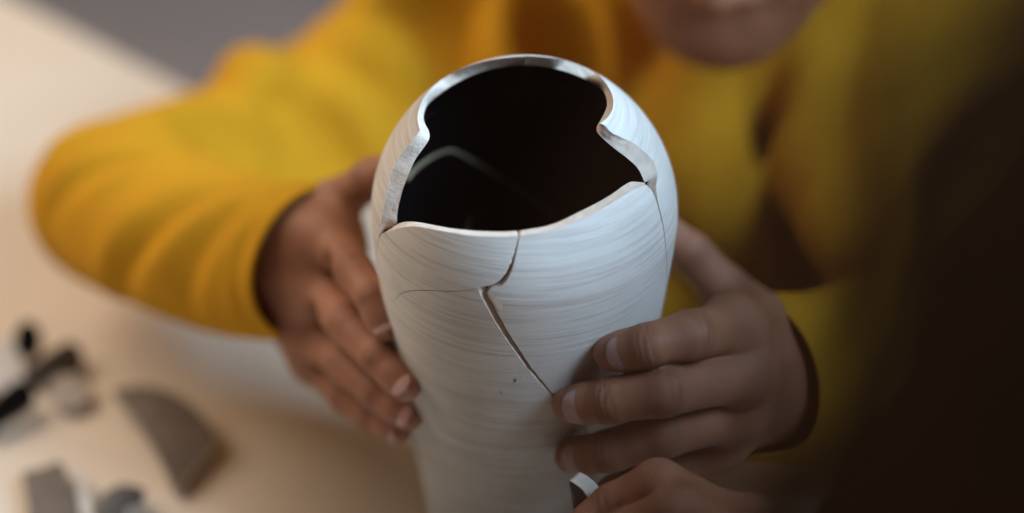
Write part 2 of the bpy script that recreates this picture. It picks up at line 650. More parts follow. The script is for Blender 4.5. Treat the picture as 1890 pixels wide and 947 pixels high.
def fill(poly, step, f):
    """triangulate an outline with evenly spread points inside; f maps flat to space"""
    n = len(poly)
    lo, hi = poly.min(0), poly.max(0)
    pts = [tuple(p) for p in poly]
    xs = np.arange(lo[0] + step / 2, hi[0], step)
    ys = np.arange(lo[1] + step / 2, hi[1], step)
    a, b = poly, np.roll(poly, -1, 0)
    for j, y in enumerate(ys):
        for x in xs + (step / 2 if j % 2 else 0):
            cr = ((a[:, 1] > y) != (b[:, 1] > y))
            xi = a[:, 0] + (y - a[:, 1]) / np.where(cr, b[:, 1] - a[:, 1], 1) * (b[:, 0] - a[:, 0])
            if (cr & (xi > x)).sum() % 2 == 0:
                continue
            d = b - a
            t = np.clip(((x - a[:, 0]) * d[:, 0] + (y - a[:, 1]) * d[:, 1]) / (d * d).sum(1), 0, 1)
            if np.hypot(a[:, 0] + t * d[:, 0] - x, a[:, 1] + t * d[:, 1] - y).min() > step * 0.4:
                pts.append((x, y))
    res = delaunay_2d_cdt([Vector(p) for p in pts], [(i, (i + 1) % n) for i in range(n)], [list(range(n))], 1, 1e-7)
    return [f(v[0], v[1]) for v in res[0]], res[2]


def rough_edges(P, amp):
    return P + np.random.default_rng(3).normal(size=P.shape) * amp


def shell(name, O, I, step, outer_f, inner_f, mo, mi, me_, parent=None, outer_name=None):
    """a piece of pot wall: outer skin, glazed inner skin and the broken edge between"""
    V, Fs = fill(O, step, outer_f)
    o = mesh_obj(name, V, Fs, mo, parent)
    V, Fs = fill(I, step * 1.4, inner_f)
    g = mesh_obj('glaze_lining', V, [tuple(reversed(f)) for f in Fs], mi)
    n = len(O)
    rng = np.random.default_rng(n)
    po = np.array([outer_f(*p) for p in O])
    pi_ = np.array([inner_f(*p) for p in I])
    V = []
    rows = 7
    gap = np.linalg.norm(O - I, axis=1)
    crack = ((gap > 1e-5) & (gap < 0.0008))[:, None]
    for k in range(rows):
        t = k / (rows - 1)
        q = po + (pi_ - po) * t
        if crack.any():
            c = O + (I - O) * t ** 0.3
            a, b = np.array([outer_f(*p) for p in c]), np.array([inner_f(*p) for p in c])
            q = np.where(crack, a + (b - a) * t, q)
        if 0 < k < rows - 1:
            q = q + rng.normal(size=q.shape) * 0.00012
        V += list(q)
    Fs = []
    for k in range(rows - 1):
        for i in range(n):
            j = (i + 1) % n
            Fs.append((k * n + j, k * n + i, (k + 1) * n + i, (k + 1) * n + j))
    e = mesh_obj('broken_edge', V, Fs, me_)
    for c in (g, e):
        c.parent = o
    fix = o.matrix_parent_inverse.copy() if parent else None
    return o, g, e


ofn = lambda u, s: vpoint(u, s, 0.0)
ifn = lambda u, s: vpoint(u, s, WALL)

vase = empty('broken_vase', (VX, 0, TZ))
tag(vase, 'white ridged clay vase with black glazed inside, broken open and cracked in front', 'vase')
BASE_S = TZ - VZW + 0.001
PI_U = math.pi * VR
rA = ring(A_top, groove(A_right, dense(B_left)), groove(A_bot, dense(C_under_A)), groove(A_left, dense(C_leftA)))
rB = ring((B_top[0][::-1], B_top[1][::-1]), groove(B_left, dense(A_right), dense(C_crack)), pair(B_bot), groove(B_right, dense(C_rightB)))
nb = [s[0] for s in (N_right, N_back, N_left)]


def unwrap(seg, right):
    """angles past the back join run on instead of jumping"""
    O, I = (x.copy() for x in seg)
    return O, I


# the body piece is cut open at the back, where the two sides meet
Bo, Bi = N_back
cut = int(np.argmax(np.abs(Bo[:, 0])))
cut_pts = np.nonzero(np.sign(Bo[:-1, 0]) != np.sign(Bo[1:, 0]))[0]
cut = int(cut_pts[np.abs(Bo[cut_pts, 0]).argmax()]) + 1
sR = (Bo[cut - 1, 1], Bi[cut - 1, 1])
right_back = (Bo[:cut], Bi[:cut])
left_back = (Bo[cut:], Bi[cut:])
seam = np.linspace(BASE_S, sR[0] - 0.001, 40)
base_u = np.linspace(-PI_U, PI_U, 90)
seam_up = np.stack([np.full(40, -PI_U), seam], 1)
seam_dn = np.stack([np.full(40, PI_U), seam[::-1]], 1)
bot = np.stack([base_u, np.full(90, BASE_S)], 1)
topL = np.array([[-PI_U, sR[0]]])
topLi = np.array([[-PI_U, sR[1]]])
topR = np.array([[PI_U, sR[0]]])
topRi = np.array([[PI_U, sR[1]]])
rC = ring((topL, topLi), left_back, N_left, groove(C_leftA, dense(A_left)), groove(C_under_A, dense(A_bot)), groove(C_crack, dense(B_left)), pair(C_botB), groove(C_rightB, dense(B_right)), N_right, right_back,
          (topR, topRi), pair(seam_dn), pair(bot[::-1][1:-1]), pair(seam_up))
for nm, r, st in (('vase_body', rC, 0.0026), ('cracked_shard', rA, 0.0022), ('cracked_shard', rB, 0.0022)):
    o, g, e = shell(nm, r[0], r[1], st, ofn, ifn, M_CLAY, M_GLAZE, M_BREAK, vase)
# pale strip painting the rim's reflection on the glaze of the back inner wall
def inner_hit(px, py):
    v = FW + RT * (px - 945) / FPX + UP * (473.5 - py) / FPX
    p = CAM + v * np.linspace(0.5, 0.85, 3001)[:, None]
    f = prof(p[:, 2], WALL + 0.0003) - np.hypot(p[:, 0] - VX, p[:, 1])
    k = np.nonzero(f > 0)[0][-1]
    return p[k]


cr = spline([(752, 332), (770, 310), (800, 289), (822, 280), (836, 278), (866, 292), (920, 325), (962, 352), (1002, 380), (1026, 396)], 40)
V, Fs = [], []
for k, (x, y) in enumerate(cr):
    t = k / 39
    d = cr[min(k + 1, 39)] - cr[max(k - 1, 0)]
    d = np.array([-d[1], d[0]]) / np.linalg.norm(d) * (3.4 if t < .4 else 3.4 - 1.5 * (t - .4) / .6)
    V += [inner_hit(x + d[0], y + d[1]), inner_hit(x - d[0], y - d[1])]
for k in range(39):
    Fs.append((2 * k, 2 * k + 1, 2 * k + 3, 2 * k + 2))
mesh_obj('inner_reflection', V, Fs, M_REFLECT, vase)

# bare clay where the glaze-white skin chipped off beside the crack, and two dark specks
for nm, pix, m_, st in (('chip', [(901, 538.5), (908, 541), (917, 548), (927, 560), (930, 571), (923, 575), (915, 566), (908, 554)], M_BREAK, .0008),
                        ('speck', [(949, 700), (952, 699), (953, 703), (951, 706), (949, 704)], M_BROWNBLACK, .0008),
                        ('speck', [(924, 723), (926.5, 723.5), (926, 726), (923.5, 726)], M_BROWNBLACK, .0008)):
    P = np.array([vray(*p) for p in spline(pix + [pix[0]], 26)[:-1]])
    V, Fs = fill(P, st, lambda u, v_: vpoint(u, v_, -0.00012))
    mesh_obj(nm, V, Fs, m_, vase)

# foot of the vase
V = [(VX, 0, TZ + 0.001), (VX, 0, TZ + 0.006)]
rb = float(prof(TZ + 0.002)) - 0.0005
for k in range(48):
    a = k / 48 * 2 * math.pi
    V += [(VX + rb * math.sin(a), -rb * math.cos(a), TZ + 0.001), (VX + (rb - 0.002) * math.sin(a), -(rb - 0.002) * math.cos(a), TZ + 0.006)]
Fs = []
for k in range(48):
    a, b = 2 + 2 * k, 2 + 2 * ((k + 1) % 48)
    Fs += [(0, b, a), (1, a + 1, b + 1), (a, b, b + 1, a + 1)]
mesh_obj('vase_foot', V, Fs, M_CLAY, vase)


# ------------------------------------------------------------------ loose shards on the table and in the hand
def loose(label, pix, z, tilt, roll, bend, mo, mi, me_, thick=0.005, group='loose shards on the table', lift=0.0):
    """a curved shard lying on the table; its outline is laid out on the table plane"""
    P = np.array([on_plane(px, py, z)[:2] for px, py in spline(pix + [pix[0]], 60)[:-1]])
    if ((P[:, 0] * np.roll(P[:, 1], -1) - np.roll(P[:, 0], -1) * P[:, 1]).sum()) < 0:
        P = P[::-1]
    c = P.mean(0)
    Q = P - c
    R = Matrix.Rotation(math.radians(roll), 3, 'Z') @ Matrix.Rotation(math.radians(tilt), 3, 'X') @ Matrix.Rotation(math.radians(-roll), 3, 'Z')

    def mk(off):
        def f(u, v):
            p = R @ Vector((u, v, bend * (u * u + v * v) - off))
            return (p.x, p.y, p.z)
        return f
    zmin = min(min(mk(0)(*p)[2], mk(thick)(*p)[2]) for p in Q)
    o, g, e = shell('loose_shard', Q, Q * 0.97, 0.006, mk(0), mk(thick), mo, mi, me_)
    o.location = (c[0], c[1], TZ + 0.0006 - zmin + lift)
    tag(o, label, 'shard', group)
    return o


loose('large leaf shaped grey brown shard lying flat, nearest the vase', [(208, 736), (250, 730), (290, 735), (330, 750), (358, 768), (385, 795), (403, 822), (370, 862), (328, 908), (312, 885), (290, 848), (262, 808), (232, 768)],
      TZ + 0.006, 4, 30, -3.0, M_GREYCLAY, M_GREYCLAY, M_BREAK, 0.006)
loose('four sided grey brown shard in the bottom left corner', [(42, 878), (80, 870), (114, 860), (128, 890), (140, 925), (150, 965), (110, 985), (62, 985), (52, 930)],
      TZ + 0.006, 3, 0, -3.0, M_GREYCLAY, M_GREYCLAY, M_BREAK, 0.006)
loose('curved dark slate shard at the bottom edge of the picture', [(176, 960), (192, 928), (225, 910), (258, 912), (272, 922), (262, 942), (238, 950), (226, 985), (190, 995)],
      TZ + 0.006, 10, 10, -4.0, M_SLATE, M_CLAY, M_CLAY, 0.006)
loose('pale shard behind the dark ones at the left edge', [(-40, 655), (0, 645), (35, 650), (48, 675), (40, 715), (0, 730), (-45, 720)],
      TZ + 0.004, 8, 40, -3.0, M_CLAY, M_GLAZE, M_CLAY, 0.006)
loose('small black glazed shard, topmost of the dark pieces', [(28, 640), (36, 618), (58, 608), (76, 618), (74, 640), (50, 655), (34, 655)],
      TZ + 0.012, 24, 20, -6.0, M_GLAZE, M_CLAY, M_GLAZE, 0.006, lift=0.004)
loose('narrow brown black shard pointing right toward the sleeve', [(46, 694), (70, 672), (100, 655), (130, 640), (150, 648), (152, 668), (128, 680), (90, 692), (62, 702)],
      TZ + 0.010, 26, 25, -5.0, M_BROWNBLACK, M_CLAY, M_GREYCLAY, 0.006)
loose('long black glazed shard cut by the left edge of the picture', [(-40, 775), (0, 745), (30, 722), (55, 720), (66, 742), (40, 762), (0, 782), (-35, 800)],
      TZ + 0.010, 24, 25, -5.0, M_GLAZE, M_CLAY, M_GLAZE, 0.006)

loose('thin pale strip of clay beside the four sided grey shard', [(136, 872), (152, 886), (168, 925), (176, 972), (156, 978), (146, 918)],
      TZ + 0.004, 4, 30, -3.0, M_CLAY, M_GLAZE, M_BREAK, 0.005)
loose('pale grey piece lying just right of the dark narrow one', [(92, 716), (125, 700), (158, 712), (168, 738), (140, 758), (104, 752)],
      TZ + 0.004, 5, 10, -3.0, M_PALE, M_GLAZE, M_PALE, 0.005)

# the shard held in the foreground hand: inner face coloured dark as shade, pale broken edge
hs_px = [(1049, 886), (1062, 893), (1076, 905), (1087, 924), (1092, 950), (1080, 985), (1064, 985), (1057, 935)]
d0, d1 = 0.532, 0.546
fr = spline(hs_px + [hs_px[0]], 40)[:-1]
V0 = [at(x, y, d0) for x, y in fr]
V1 = [at(x + 20 + 6 * (y - 886) / 60, y - 15, d1) for x, y in fr]
n = len(fr)
cf = np.mean(V0, 0)
cb = np.mean(V1, 0)
nf = at(1066, 935, d0 + 0.0018)
hs = mesh_obj('held_shard', [nf] + V0, [(0, 1 + i, 1 + (i + 1) % n) for i in range(n)], M_BROWNBLACK, smooth=False)
tag(hs, 'small pointed shard with pale broken edge, held in the foreground fingers', 'shard')
V = []
for t in (0.0, 0.08, 0.5, 0.92, 1.0):
    s = 1 - (0.05 if t in (0.0, 1.0) else 0)
    V += [(a * (1 - t) + b * t) for a, b in zip(V0, V1)]
Fs = [(k * n + (i + 1) % n, k * n + i, (k + 1) * n + i, (k + 1) * n + (i + 1) % n) for k in range(4) for i in range(n)]
mesh_obj('broken_edge', V, Fs, M_BREAK, hs)
mesh_obj('outer_face', [cb] + V1, [(0, 1 + (i + 1) % n, 1 + i) for i in range(n)], M_CLAY, hs, smooth=False)


# ------------------------------------------------------------------ hands
def J(*t):
    return [at(*p) for p in t]


def hand_mesh(fingers, thumb, palm, wrist, fore, h=0.00085, fr=1.0, extra=()):
    """fingers: four joint lists (knuckle, middle, end, tip); one continuous skin"""
    allp = np.array([p for f in fingers for p in f] + list(thumb) + [wrist, fore])
    F = Field(allp.min(0) - 0.032, allp.max(0) + 0.032, h)
    P = F.new()
    for f in fingers:
        cone(F, P, wrist, f[0], 0.0185, 0.0105 * fr, 0.010)
    for a, b in zip(fingers[:-1], fingers[1:]):
        cone(F, P, a[0] * 0.9 + wrist * 0.1, b[0] * 0.9 + wrist * 0.1, 0.0090 * fr, 0.0090 * fr, 0.008)
    cone(F, P, wrist, thumb[0], 0.017, 0.0135, 0.012)
    cone(F, P, thumb[0], fingers[0][0], 0.011, 0.008, 0.012)
    for a, b, ra, rb in palm:
        cone(F, P, a, b, ra, rb, 0.012)
    cone(F, P, wrist, fore, 0.0215, 0.019, 0.02)
    R = P.copy()
    rads = ((0.0093, 0.0080, 0.0070, 0.0058), (0.0095, 0.0083, 0.0073, 0.0060), (0.0093, 0.0080, 0.0070, 0.0058), (0.0083, 0.0070, 0.0062, 0.0052))
    for f, rr in zip(fingers, rads):
        A = F.new()
        rr = [r * fr * 1.04 for r in rr]
        chain(F, A, f, rr, 0.003)
        # soft pad of the end joint
        ell(F, A, f[3] * 0.6 + f[2] * 0.4, (rr[3] * 1.04,) * 3, 0.004)
        ell(F, A, f[0] , (rr[0] * 1.04,) * 3, 0.004)
        R = np.minimum(R, smin(P, A, 0.0075))
        R = smin(R, A, 0.0012)
    A = F.new()
    chain(F, A, thumb, (0.0125, 0.0105, 0.0090, 0.0072), 0.004)
    R = smin(R, A, 0.009)
    for c, r in extra:
        ell(F, R, c, (r,) * 3, 0.006, sub=True)
    V, Q = surface(F, R, 2)
    # skin marks: creases over the two finger joints, paler fingertips
    tip = np.zeros(len(V))
    crease = np.zeros(len(V))
    n = normals(V, Q)
    for f, rr in list(zip(fingers, rads)) + [(list(thumb), (.0125, .0105, .009, .0072))]:
        d = np.linalg.norm(V - f[3], axis=1)
        tip = np.maximum(tip, np.exp(-(d / 0.0105) ** 2))
        for j in (1, 2):
            ax = f[j + 1] - f[j - 1]
            ax = ax / np.linalg.norm(ax)
            q = V - f[j]
            a = q @ ax
            near = np.linalg.norm(q - np.outer(a, ax), axis=1) < rr[j] * fr * 1.5
            g = sum(wt * np.exp(-((a - o + 0.0006 * np.sin(900 * q[:, 0] + 700 * q[:, 1])) / 0.0007) ** 2) for o, wt in ((-.0034, .5), (-.0014, 1), (.0010, .9), (.0031, .6)))
            crease = np.maximum(crease, g * near)
    V = V - n * (0.00032 * crease)[:, None]
    return V, Q, tip, crease


def normals(V, Q):
    fn = np.cross(V[Q[:, 2]] - V[Q[:, 0]], V[Q[:, 3]] - V[Q[:, 1]])
    n = np.stack([sum(np.bincount(Q[:, k], fn[:, i], len(V)) for k in range(4)) for i in range(3)], 1)
    return n / (np.linalg.norm(n, axis=1)[:, None] + 1e-12)


def nail(tip, prev, normal, r, length, parent, mat=M_NAIL, back=0.35):
    """a curved fingernail lying on the top of the end joint"""
    ax = tip - prev
    ax /= np.linalg.norm(ax)
    nn = np.array(normal, float)
    nn -= ax * (nn @ ax)
    nn /= np.linalg.norm(nn)
    sd = np.cross(ax, nn)
    N, K = 13, 11
    V, Fs = [], []
    for layer in (0, 1):
        for i in range(N):
            t = i / (N - 1)
            x = (t - 0.5) * 2
            half = 0.98 * (max(0.02, 1 - abs(x) ** 3.2)) ** 0.5
            for k in range(K):
                ph = (k / (K - 1) - 0.5) * 2 * half * 0.92
                rr = r * (1.045 if layer == 0 else 0.90) - 0.0010 * max(0, -x) ** 3 - 0.0004 * max(0, x) ** 2
                p = tip + ax * ((t - back - 0.25) * length) + (nn * math.cos(ph) + sd * math.sin(ph)) * rr
                V.append(p)
    for layer in (0, 1):
        o = layer * N * K
        for i in range(N - 1):
            for k in range(K - 1):
                q = (o + i * K + k, o + i * K + k + 1, o + (i + 1) * K + k + 1, o + (i + 1) * K + k)
                Fs.append(q if layer == 0 else q[::-1])
    rim = [i * K for i in range(N)] + [(N - 1) * K + k for k in range(1, K)] + [i * K + K - 1 for i in range(N - 2, -1, -1)] + [k for k in range(K - 2, 0, -1)]
    for a, b in zip(rim, rim[1:] + rim[:1]):
        Fs.append((a, b, b + N * K, a + N * K))
    return mesh_obj('fingernail', V, Fs, mat, parent)


LH = [J((612, 440, .652), (656, 503, .618), (692, 553, .602), (712, 603, .598)),
      J((592, 535, .656), (642, 600, .622), (703, 662, .604), (750, 714, .595)),
      J((580, 615, .668), (637, 672, .640), (700, 728, .622), (757, 769, .613)),
      J((582, 668, .682), (643, 738, .658), (692, 772, .646), (737, 798, .636))]
LT = J((575, 420, .680), (622, 372, .668), (688, 330, .648), (738, 304, .632))
LW, LF = at(545, 475, .678), at(440, 445, .732)
left_hand = hand_mesh(LH, LT, [(at(530, 570, .692), at(575, 605, .678), .016, .013), (at(560, 400, .69), at(615, 440, .66), .014, .011), (at(565, 440, .666), at(585, 530, .660), .0165, .0135), (at(560, 520, .672), at(578, 600, .672), .015, .012)], LW, LF,
                      extra=[(at(598, 497, .628), .0060), (at(592, 585, .640), .0055)])

RH = [J((1352, 605, .580), (1275, 618, .553), (1195, 638, .548), (1128, 652, .556)),
      J((1365, 690, .580), (1225, 722, .552), (1125, 740, .556), (1052, 748, .567)),
      J((1352, 765, .595), (1225, 802, .570), (1125, 834, .575), (1056, 845, .589)),
      J((1325, 820, .615), (1240, 872, .603), (1170, 900, .607), (1125, 912, .617))]
RT_ = J((1392, 600, .628), (1345, 540, .632), (1280, 470, .628), (1222, 420, .618))
RW, RF = at(1432, 712, .645), at(1540, 690, .715)
right_hand = hand_mesh(RH, RT_, [], RW, RF, fr=1.12)

# hand of the second person, close to the camera, pinching the small shard
TH = [J((1375, 985, .500), (1215, 895, .520), (1130, 935, .528), (1068, 985, .530)),
      J((1395, 1040, .485), (1240, 950, .503), (1150, 985, .512), (1085, 1030, .522)),
      J((1420, 1100, .475), (1270, 1020, .49), (1180, 1050, .50), (1120, 1085, .51)),
      J((1445, 1160, .47), (1310, 1090, .48), (1230, 1115, .49), (1180, 1140, .50))]
TT = J((1400, 1160, .52), (1280, 1130, .545), (1170, 1060, .545), (1095, 1000, .540))
TW, TF = at(1600, 1180, .47), at(1850, 1450, .40)
third_hand = hand_mesh(TH, TT, [], TW, TF, fr=1.12)


# ------------------------------------------------------------------ heads
def head_mesh(chin, fdir, size, h=0.0021, tilt=0.0):
    """head and neck with brow, nose, lips, ears and eye sockets; chin = lowest point of the chin, fdir = where it looks"""
    f = np.array(fdir, float)
    f /= np.linalg.norm(f)
    r = np.cross(f, (0, 0, 1.0))
    r /= np.linalg.norm(r)
    u = np.cross(r, f)
    M = np.array([r, f, u])
    s = size

    def p(x, y, z):
        return np.array(chin) + (r * x + f * y + u * z) * s
    F = Field(np.array(chin) - 0.22 * s, np.array(chin) + 0.26 * s, h)
    A = F.new()
    S = lambda *v: tuple(a * s for a in v)
    ell(F, A, p(0, -0.085, 0.130), S(.076, .092, .092), 0, rot=M)            # skull
    ell(F, A, p(0, -0.048, 0.080), S(.064, .062, .078), 0.02 * s, rot=M)     # face
    ell(F, A, p(0, -0.030, 0.034), S(.047, .042, .036), 0.03 * s, rot=M)     # jaw
    ell(F, A, p(0, -0.014, 0.016), S(.027, .020, .017), 0.022 * s, rot=M)    # chin
    for sx in (-1, 1):
        ell(F, A, p(sx * .037, -.014, .076), S(.022, .020, .020), .02 * s, rot=M)   # cheek
        cone(F, A, p(sx * .046, -.06, .030), p(sx * .060, -.085, .075), .018 * s, .018 * s, .02 * s)
        ell(F, A, p(sx * .031, .014, .108), S(.016, .012, .010), .010 * s, sub=True, rot=M)
        cone(F, A, p(sx * .012, .006, .121), p(sx * .048, -.012, .122), .008 * s, .006 * s, .012 * s)
        ell(F, A, p(sx * .077, -.078, .092), S(.007, .018, .030), .004 * s, rot=M)
        ell(F, A, p(sx * .014, .012, .066), S(.008, .009, .007), .006 * s, rot=M)
    cone(F, A, p(0, .008, .112), p(0, .022, .070), .007 * s, .0105 * s, .010 * s)   # nose
    cone(F, A, p(-.018, .005, .058), p(.018, .005, .058), .0062 * s, .0062 * s, .006 * s)
    cone(F, A, p(-.016, .003, .049), p(.016, .003, .049), .0070 * s, .0070 * s, .006 * s)
    cone(F, A, p(-.016, .002, .037), p(.016, .002, .037), .004 * s, .004 * s, .008 * s, sub=True)
    cone(F, A, p(-.020, .0105, .0535), p(.020, .0105, .0535), .0012 * s, .0012 * s, .002 * s, sub=True)
    cone(F, A, p(0, -.095, .06), p(0, -.150, -.08), .048 * s, .052 * s, .02 * s)    # neck
    return surface(F, A, 2), p, M


chin_pt = at(1322, 127, .80)
(headV, headQ), hp, hM = head_mesh(chin_pt, (-0.22, -0.95, -0.20), 0.98)


def eyes(parent, p, s):
    for sx in (-1, 1):
        c = p(sx * .031, -.002, .107)
        me = bpy.data.meshes.new('eye')
        V, Fs = [], []
        for i in range(9):
            for k in range(14):
                a, b = i / 8 * math.pi, k / 14 * 2 * math.pi
                V.append(tuple(c + np.array((math.sin(a) * math.cos(b), math.sin(a) * math.sin(b), math.cos(a))) * 0.0125 * s))
        for i in range(8):
            for k in range(14):
                Fs.append((i * 14 + k, (i + 1) * 14 + k, (i + 1) * 14 + (k + 1) % 14, i * 14 + (k + 1) % 14))
        mesh_obj('eye', V, Fs, M_EYE, parent)


# ------------------------------------------------------------------ person in the mustard sweater
pa = empty('person', at(1230, 500, 1.1) * np.array([1, 1, 0]) + np.array([0, 0, -0.66]))
tag(pa, 'person in a mustard yellow sweater with both hands round the broken vase', 'person')
bodyV, bodyQ = joined([left_hand[:2], right_hand[:2], (headV, headQ)])
body = fast_obj('body', bodyV, bodyQ, M_SKIN, pa)
marks(body, (left_hand, right_hand), len(bodyV))
cam_dir = -FW
for f, nrmv, r, L in ((LH[0], (-0.10, -0.78, 0.60), .0061, .0125), (LH[1], (-0.05, -0.80, 0.60), .0063, .013),
                      (LH[2], (0.0, -0.82, 0.55), .0061, .0125), (LH[3], (-0.1, -0.85, 0.1), .0054, .010)):
    nail(f[3], f[2], nrmv, r * 1.03, L, body, back=.42)
for f, r, L in ((RH[0], .0061, .0115), (RH[1], .0063, .012), (RH[2], .0061, .0115), (RH[3], .0054, .009)):
    nail(f[3], f[2], (0.12, -0.80, 0.58), r * 1.33, L * .9, body, back=.90, mat=M_NAIL2)
eyes(body, hp, 0.98)

# sweater: torso, two sleeves with folds, hollow cuffs
LE, LS = at(212, 375, .800), at(905, 70, 1.02)
LC = at(578, 492, .668)
RC = at(1392, 704, .632)
RE, RS = at(1760, 640, .80), at(1690, 10, 1.02)
FS = Field((-0.37, -0.10, -0.16), (0.46, 0.62, 0.44), 0.0035)
S = FS.new()
# torso
chest = at(1270, 150, 1.10)
cone(FS, S, LS, RS, .085, .085, .05)
cone(FS, S, at(1060, 260, 1.08), at(1480, 260, 1.08), .115, .115, .05)
cone(FS, S, at(1080, 560, 1.10), at(1470, 560, 1.10), .12, .12, .06)
cone(FS, S, at(1300, 190, 1.01), hp(0, -.155, -.035), .09, .068, .05)
# viewer's left sleeve
cone(FS, S, LS, at(560, 262, .93), .085, .052, .05)
cone(FS, S, at(560, 262, .93), LE, .052, .047, .03)
mid = at(390, 432, .745)
# viewer's right sleeve
A = FS.new()
cone(FS, A, RS, RE, .080, .058, .03)
S = smin(S, A, .015)


def on_cloth(px, py):
    """where the line of sight through a place in the picture meets the cloth"""
    v = FW + RT * (px - 945) / FPX + UP * (473.5 - py) / FPX
    t = np.arange(0.55, 1.2, 0.0015)
    p = CAM + v * t[:, None]
    i = np.round((p - FS.lo) / FS.h).astype(int)
    ok = ((i >= 0) & (i < FS.n)).all(1)
    i = np.clip(i, 0, FS.n - 1)
    f = np.where(ok, S0[i[:, 0], i[:, 1], i[:, 2]], 1)
    k = int((f < 0).argmax()) if (f < 0).any() else int(f.argmin())
    return p[k], v / np.linalg.norm(v)


S0 = S.copy()


def fold(pts, depth, r, k, sub=False):
    """a soft roll (or a trough) of radius r standing depth out of (or into) the cloth"""
    P = []
    for x, y in spline(pts, 9):
        p, v = on_cloth(x, y)
        P.append(p + v * (r - depth) * (1 if not sub else -1))
    for i, (a, b) in enumerate(zip(P[:-1], P[1:])):
        if np.linalg.norm(a - b) < 0.06:
            t = math.sin(math.pi * (i + 0.5) / 8) * 0.5 + 0.5
            cone(FS, S, a, b, r * t, r * t, k, sub)


# upper arm: fold at the bend and a ridge
fold([(455, 135), (480, 160), (505, 200)], .002, .016, .018)
fold([(360, 205), (420, 230), (500, 290), (560, 330)], .004, .012, .018, True)
fold([(580, 140), (650, 210), (700, 300)], .002, .016, .018)
fold([(520, 190), (580, 240), (640, 320)], .004, .012, .018, True)
fold([(700, 60), (790, 50), (850, 110)], .014, .02, .04, True)
fold([(620, 70), (700, 100), (760, 150)], .002, .016, .018)
# chest: hanging folds
fold([(1175, 40), (1200, 250), (1300, 440), (1390, 540)], .016, .022, .03, True)
fold([(1080, 20), (1120, 200), (1180, 400)], .012, .018, .03)
fold([(1300, 180), (1340, 350), (1420, 470)], .016, .026, .04)
fold([(1460, 120), (1450, 300), (1500, 480)], .010, .014, .03, True)
fold([(1530, 100), (1525, 300), (1560, 450)], .010, .016, .03)
fold([(960, 60), (980, 200)], .010, .016, .03)
fold([(1020, 40), (1050, 200)], .010, .014, .03, True)
# neck opening and hollow cuffs
cone(FS, S, hp(0, -.150, -.03), hp(0, -.12, .06), .056, .066, .01, True)
sv, sq = surface(FS, S, 2)


def sleeve(e, c, r0, r1, creases, n=110, seg=96):
    """forearm of a knitted sleeve from the elbow e to its open cuff c, with slanting creases"""
    d = c - e
    L = np.linalg.norm(d)
    d = d / L
    v = -(c - CAM) / np.linalg.norm(c - CAM)
    a = v - d * (v @ d)
    a /= np.linalg.norm(a)
    b = np.cross(d, a)
    if b @ UP < 0:
        b = -b
    rows = []
    th = np.linspace(-math.pi, math.pi, seg, endpoint=False)
    for i in range(n):
        t = -0.02 + 1.02 * i / (n - 1)
        sag = 0.006 * math.sin(math.pi * min(1, max(0, t)))
        r = r0 + (r1 - r0) * t + 0.0015 * math.sin(5 * t) + np.zeros(seg)
        r += 0.0012 * np.sin(2 * th + 5 * t) + 0.0008 * np.sin(3 * th - 9 * t)
        for t0, m, w_, amp, th0, tw in creases:
            u = (t - t0 - m * (th - th0)) / w_
            win = np.exp(-((th - th0) / tw) ** 2)
            r += amp * win * (-np.exp(-u * u) + 0.75 * np.exp(-(u - 1.9) ** 2) + 0.45 * np.exp(-(u + 1.9) ** 2))
        if t > 0.93:
            r -= 0.0012 * min(1, (t - 0.93) / 0.01)
        rows.append((e + d * L * t - UP * sag, r))
    for k, (dr, dl) in enumerate(((-.0008, .0008), (-.0020, .0004), (-.0026, -.002), (-.0027, -.03))):
        rows.append((c + d * dl, rows[n - 1][1] + dr))
    V = np.concatenate([p + (np.cos(th)[:, None] * a + np.sin(th)[:, None] * b) * r[:, None] for p, r in rows])
    Q = []
    flip = np.cross(a, b) @ d < 0
    for i in range(len(rows) - 1):
        for k in range(seg):
            q = (i * seg + k, i * seg + (k + 1) % seg, (i + 1) * seg + (k + 1) % seg, (i + 1) * seg + k)
            Q.append(q[::-1] if flip else q)
    return V, np.array(Q)


cuffV, cuffQ = sleeve(LE, LC, .0470, .0385, [
    (.62, .17, 0.060, .0052, 0.1, 0.9), (.27, .24, .055, .0044, 0.5, 0.7), (.06, .20, .05, .0045, 0.3, 0.9),
    (.44, .20, .045, .0018, -0.7, 0.7), (.80, .10, .040, .0016, -0.2, 0.9), (.36, -.1, .04, .0014, 1.3, 0.6)])
cuff2 = sleeve(RE, RC, .0530, .0385, [
    (.70, -.15, .060, .0050, 0.1, 0.9), (.45, -.2, .055, .0045, 0.4, 0.7), (.85, -.1, .04, .002, -.3, .8)])
sv, sq = joined([(sv, sq), (cuffV, cuffQ), cuff2])
fast_obj('sweater', sv, sq, M_WOOL, pa)


# hair: a cap and hanging locks
def lock(pts, r0, r1, seg=8):
    P = [np.array(p, float) for p in pts]
    V, Fs = [], []
    for i, p in enumerate(P):
        d = P[min(i + 1, len(P) - 1)] - P[max(i - 1, 0)]
        d /= np.linalg.norm(d) + 1e-9
        a = np.cross(d, (0.3, 0.9, 0.2))
        a /= np.linalg.norm(a)
        b = np.cross(d, a)
        t = i / (len(P) - 1)
        r = r0 + (r1 - r0) * t
        for k in range(seg):
            g = k / seg * 2 * math.pi
            V.append(p + (a * math.cos(g) + b * math.sin(g)) * r)
    for i in range(len(P) - 1):
        for k in range(seg):
            Fs.append((i * seg + k, i * seg + (k + 1) % seg, (i + 1) * seg + (k + 1) % seg, (i + 1) * seg + k))
    Fs.append(tuple(range(seg))[::-1])
    Fs.append(tuple(range((len(P) - 1) * seg, len(P) * seg)))
    return V, Fs


